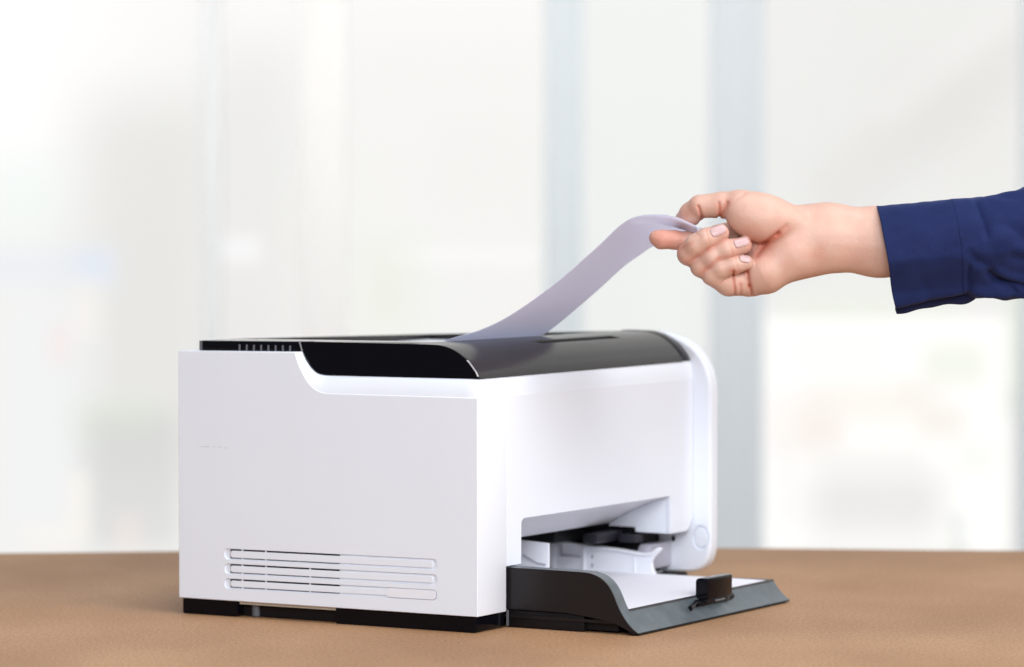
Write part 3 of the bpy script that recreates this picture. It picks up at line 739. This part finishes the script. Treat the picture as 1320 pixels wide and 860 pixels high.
# nails
def nail(c, d, nrm, ln, wd, rad):
    d = Vector(d).normalized(); nrm = Vector(nrm); nrm = (nrm - d*nrm.dot(d)).normalized(); s = d.cross(nrm)
    bm = bmesh.new(); G = []; n = 12
    for i in range(n+1):
        row = []
        for j in range(n+1):
            a = -1+2*i/n; b = -1+2*j/n
            # squircle outline
            aa = a*math.sqrt(1-b*b*.32); bb = b*math.sqrt(1-a*a*.32)
            h = rad*math.cos(bb*wd/rad)-rad
            p = Vector(c)+d*(aa*ln)+s*(rad*math.sin(bb*wd/rad))+nrm*(h-.9*max(0, aa)**2*.6-.7*max(0, -aa)**3)
            row.append(bm.verts.new(L(*p)))
        G.append(row)
    for i in range(n):
        for j in range(n): bm.faces.new((G[i][j], G[i+1][j], G[i+1][j+1], G[i][j+1]))
    o = finish('fingernail', bm, M['nail'], person, smooth_deg=80)
    md = o.modifiers.new('t', 'SOLIDIFY'); md.thickness = .0003; md.offset = -1
    return o
nail((924.5, 297.1, 21.4), (18, -7.5, -3), (-.02, -.38, 1), 10.8, 7.6, 10.8)
nail((954.5, 312.4, 22.6), (20, -6, -4), (.02, -.38, 1), 10.0, 6.8, 10.2)
nail((960, 333.6, 19.4), (15, 2, -4), (.1, -.50, 1), 7.8, 5.6, 9.2)

# sleeve
secs = [(-1, 1131, 265.5, 1155, 398), (0, 1131.5, 265.5, 1155.5, 397.5), (1, 1165, 263, 1185, 391), (2, 1200, 259.5, 1217, 384), (3, 1229, 256.5, 1245, 379),
        (4, 1252, 254.5, 1262, 384.5), (5, 1285, 251, 1290, 385), (6, 1320, 241, 1322, 386.5), (7, 1370, 226, 1368, 390), (8, 1430, 208, 1425, 400)]
def sect(s):
    i = min(max(int(s), 0), 7); f = s-i; a = secs[i+1]; b = secs[i+2] if i < 8 else a
    return [a[k]*(1-f)+b[k]*f for k in range(1, 5)]
folds = [((1248, 330), (1275, 352), 4.2, 7), ((1275, 352), (1306, 378), 4.5, 6), ((1256, 262), (1268, 305), 2.6, 5), ((1262, 345), (1330, 366), -3.2, 5), ((1290, 290), (1345, 330), 2.5, 9),
         ((1280, 362), (1340, 372), 2.6, 4), ((1246, 345), (1250, 384), 3.0, 4), ((1300, 330), (1360, 350), 3, 7), ((1180, 345), (1200, 388), .9, 8), ((1160, 300), (1225, 290), -.5, 14)]
from mathutils import noise as mnoise
def tube(name, s0, s1, ns, extra, parent, thick, wr):
    bm = bmesh.new(); rings = []; nt_ = 120
    for i in range(ns+1):
        s = s0+(s1-s0)*i/ns; tu, tv, bu, bv = sect(s)
        cu, cv = (tu+bu)/2, (tv+bv)/2; hu, hv = (tu-bu)/2, (tv-bv)/2; h = math.hypot(hu, hv)
        ring = []
        for k in range(nt_):
            th = 2*math.pi*k/nt_; c = math.cos(th); s_ = math.sin(th)
            cc = math.copysign(abs(c)**.92, c); ss = math.copysign(abs(s_)**.85, s_)
            g_ = (h+extra)/h
            u = cu+hu*cc*g_; v = cv+hv*cc*g_; w = -14+(50+extra)*ss; u += (-3.5*ss if ss > 0 else -9*ss)*max(0, 1-s/2)
            nu, nv, nw = hu/h*c, hv/h*c, s_
            vb_ = 339-(u-1145)*.09
            if w > 0 and v > vb_: w -= .55*min(v-vb_, 40)*min(1, w/30)
            d = 0
            for (a, b, amp, sg) in folds:
                dx, dy = b[0]-a[0], b[1]-a[1]; t = max(0, min(1, ((u-a[0])*dx+(v-a[1])*dy)/(dx*dx+dy*dy)))
                q = math.hypot(u-a[0]-t*dx, v-a[1]-t*dy)
                d -= 1.45*amp*math.exp(-(q/sg)**2)*(1 if s_ > 0 else .4)
            if s > 3: d += 1.2*wr*mnoise.noise(Vector((u/26, v/20, w/24)))*min(1, (s-3))
            d += .7*mnoise.noise(Vector((u/16, v/13, w/14+7)))
            ring.append(bm.verts.new(L(u+nu*d, v+nv*d, w+nw*d)))
        rings.append(ring)
    for a, b in zip(rings[:-1], rings[1:]):
        for k in range(nt_): bm.faces.new((a[k], b[k], b[(k+1) % nt_], a[(k+1) % nt_]))
    o = finish(name, bm, M['navy'], parent, smooth_deg=80)
    md = o.modifiers.new('cloth_thickness', 'SOLIDIFY'); md.thickness = thick; md.offset = -1
    return o
sleeve = tube('sleeve', 2.9, 7.9, 110, -.6, person, .0008, 3.0)
cuff = tube('cuff', 0, 3.0, 60, .5, sleeve, .0016, 0)
# stitched line round the cuff seam and the overlapping cuff edge underneath
def strip(name, pts, wid, h, parent):
    bm = bmesh.new(); rp_ = None
    for i, p in enumerate(pts):
        ring = [bm.verts.new(L(p[0]+wid*math.cos(a), p[1]+wid*.2*math.sin(a), p[2]+h*math.sin(a))) for a in [2*math.pi*k/8 for k in range(8)]]
        if rp_:
            for k in range(8): bm.faces.new((rp_[k], ring[k], ring[(k+1) % 8], rp_[(k+1) % 8]))
        rp_ = ring
    return finish(name, bm, M['navy'], parent, smooth_deg=80)
flap = [(1156, 405, -40), (1157, 404.5, -10), (1159, 402, 8)]
bm = bmesh.new(); prev = None
for i in range(25):
    t = i/24; u = 1155+106*t; vtop = 385-13*t; vb = 403.5-15*t+1.4*math.sin(7*t+1)+.8*math.sin(17*t) - 4*max(0, (t-.85)/.15)**2; u += 3.5*(1-t)
    r_ = [bm.verts.new(L(u-1, vtop+3, -18)), bm.verts.new(L(u-1, (vtop+vb)/2, -20)), bm.verts.new(L(u, vb, -26)), bm.verts.new(L(u, vb-6, -45))]
    if prev:
        for k in range(3): bm.faces.new((prev[k], r_[k], r_[k+1], prev[k+1]))
    prev = r_
fl = finish('cuff_overlap', bm, M['navy'], sleeve, smooth_deg=80)
md = fl.modifiers.new('t', 'SOLIDIFY'); md.thickness = .001

bpy.context.view_layer.update()
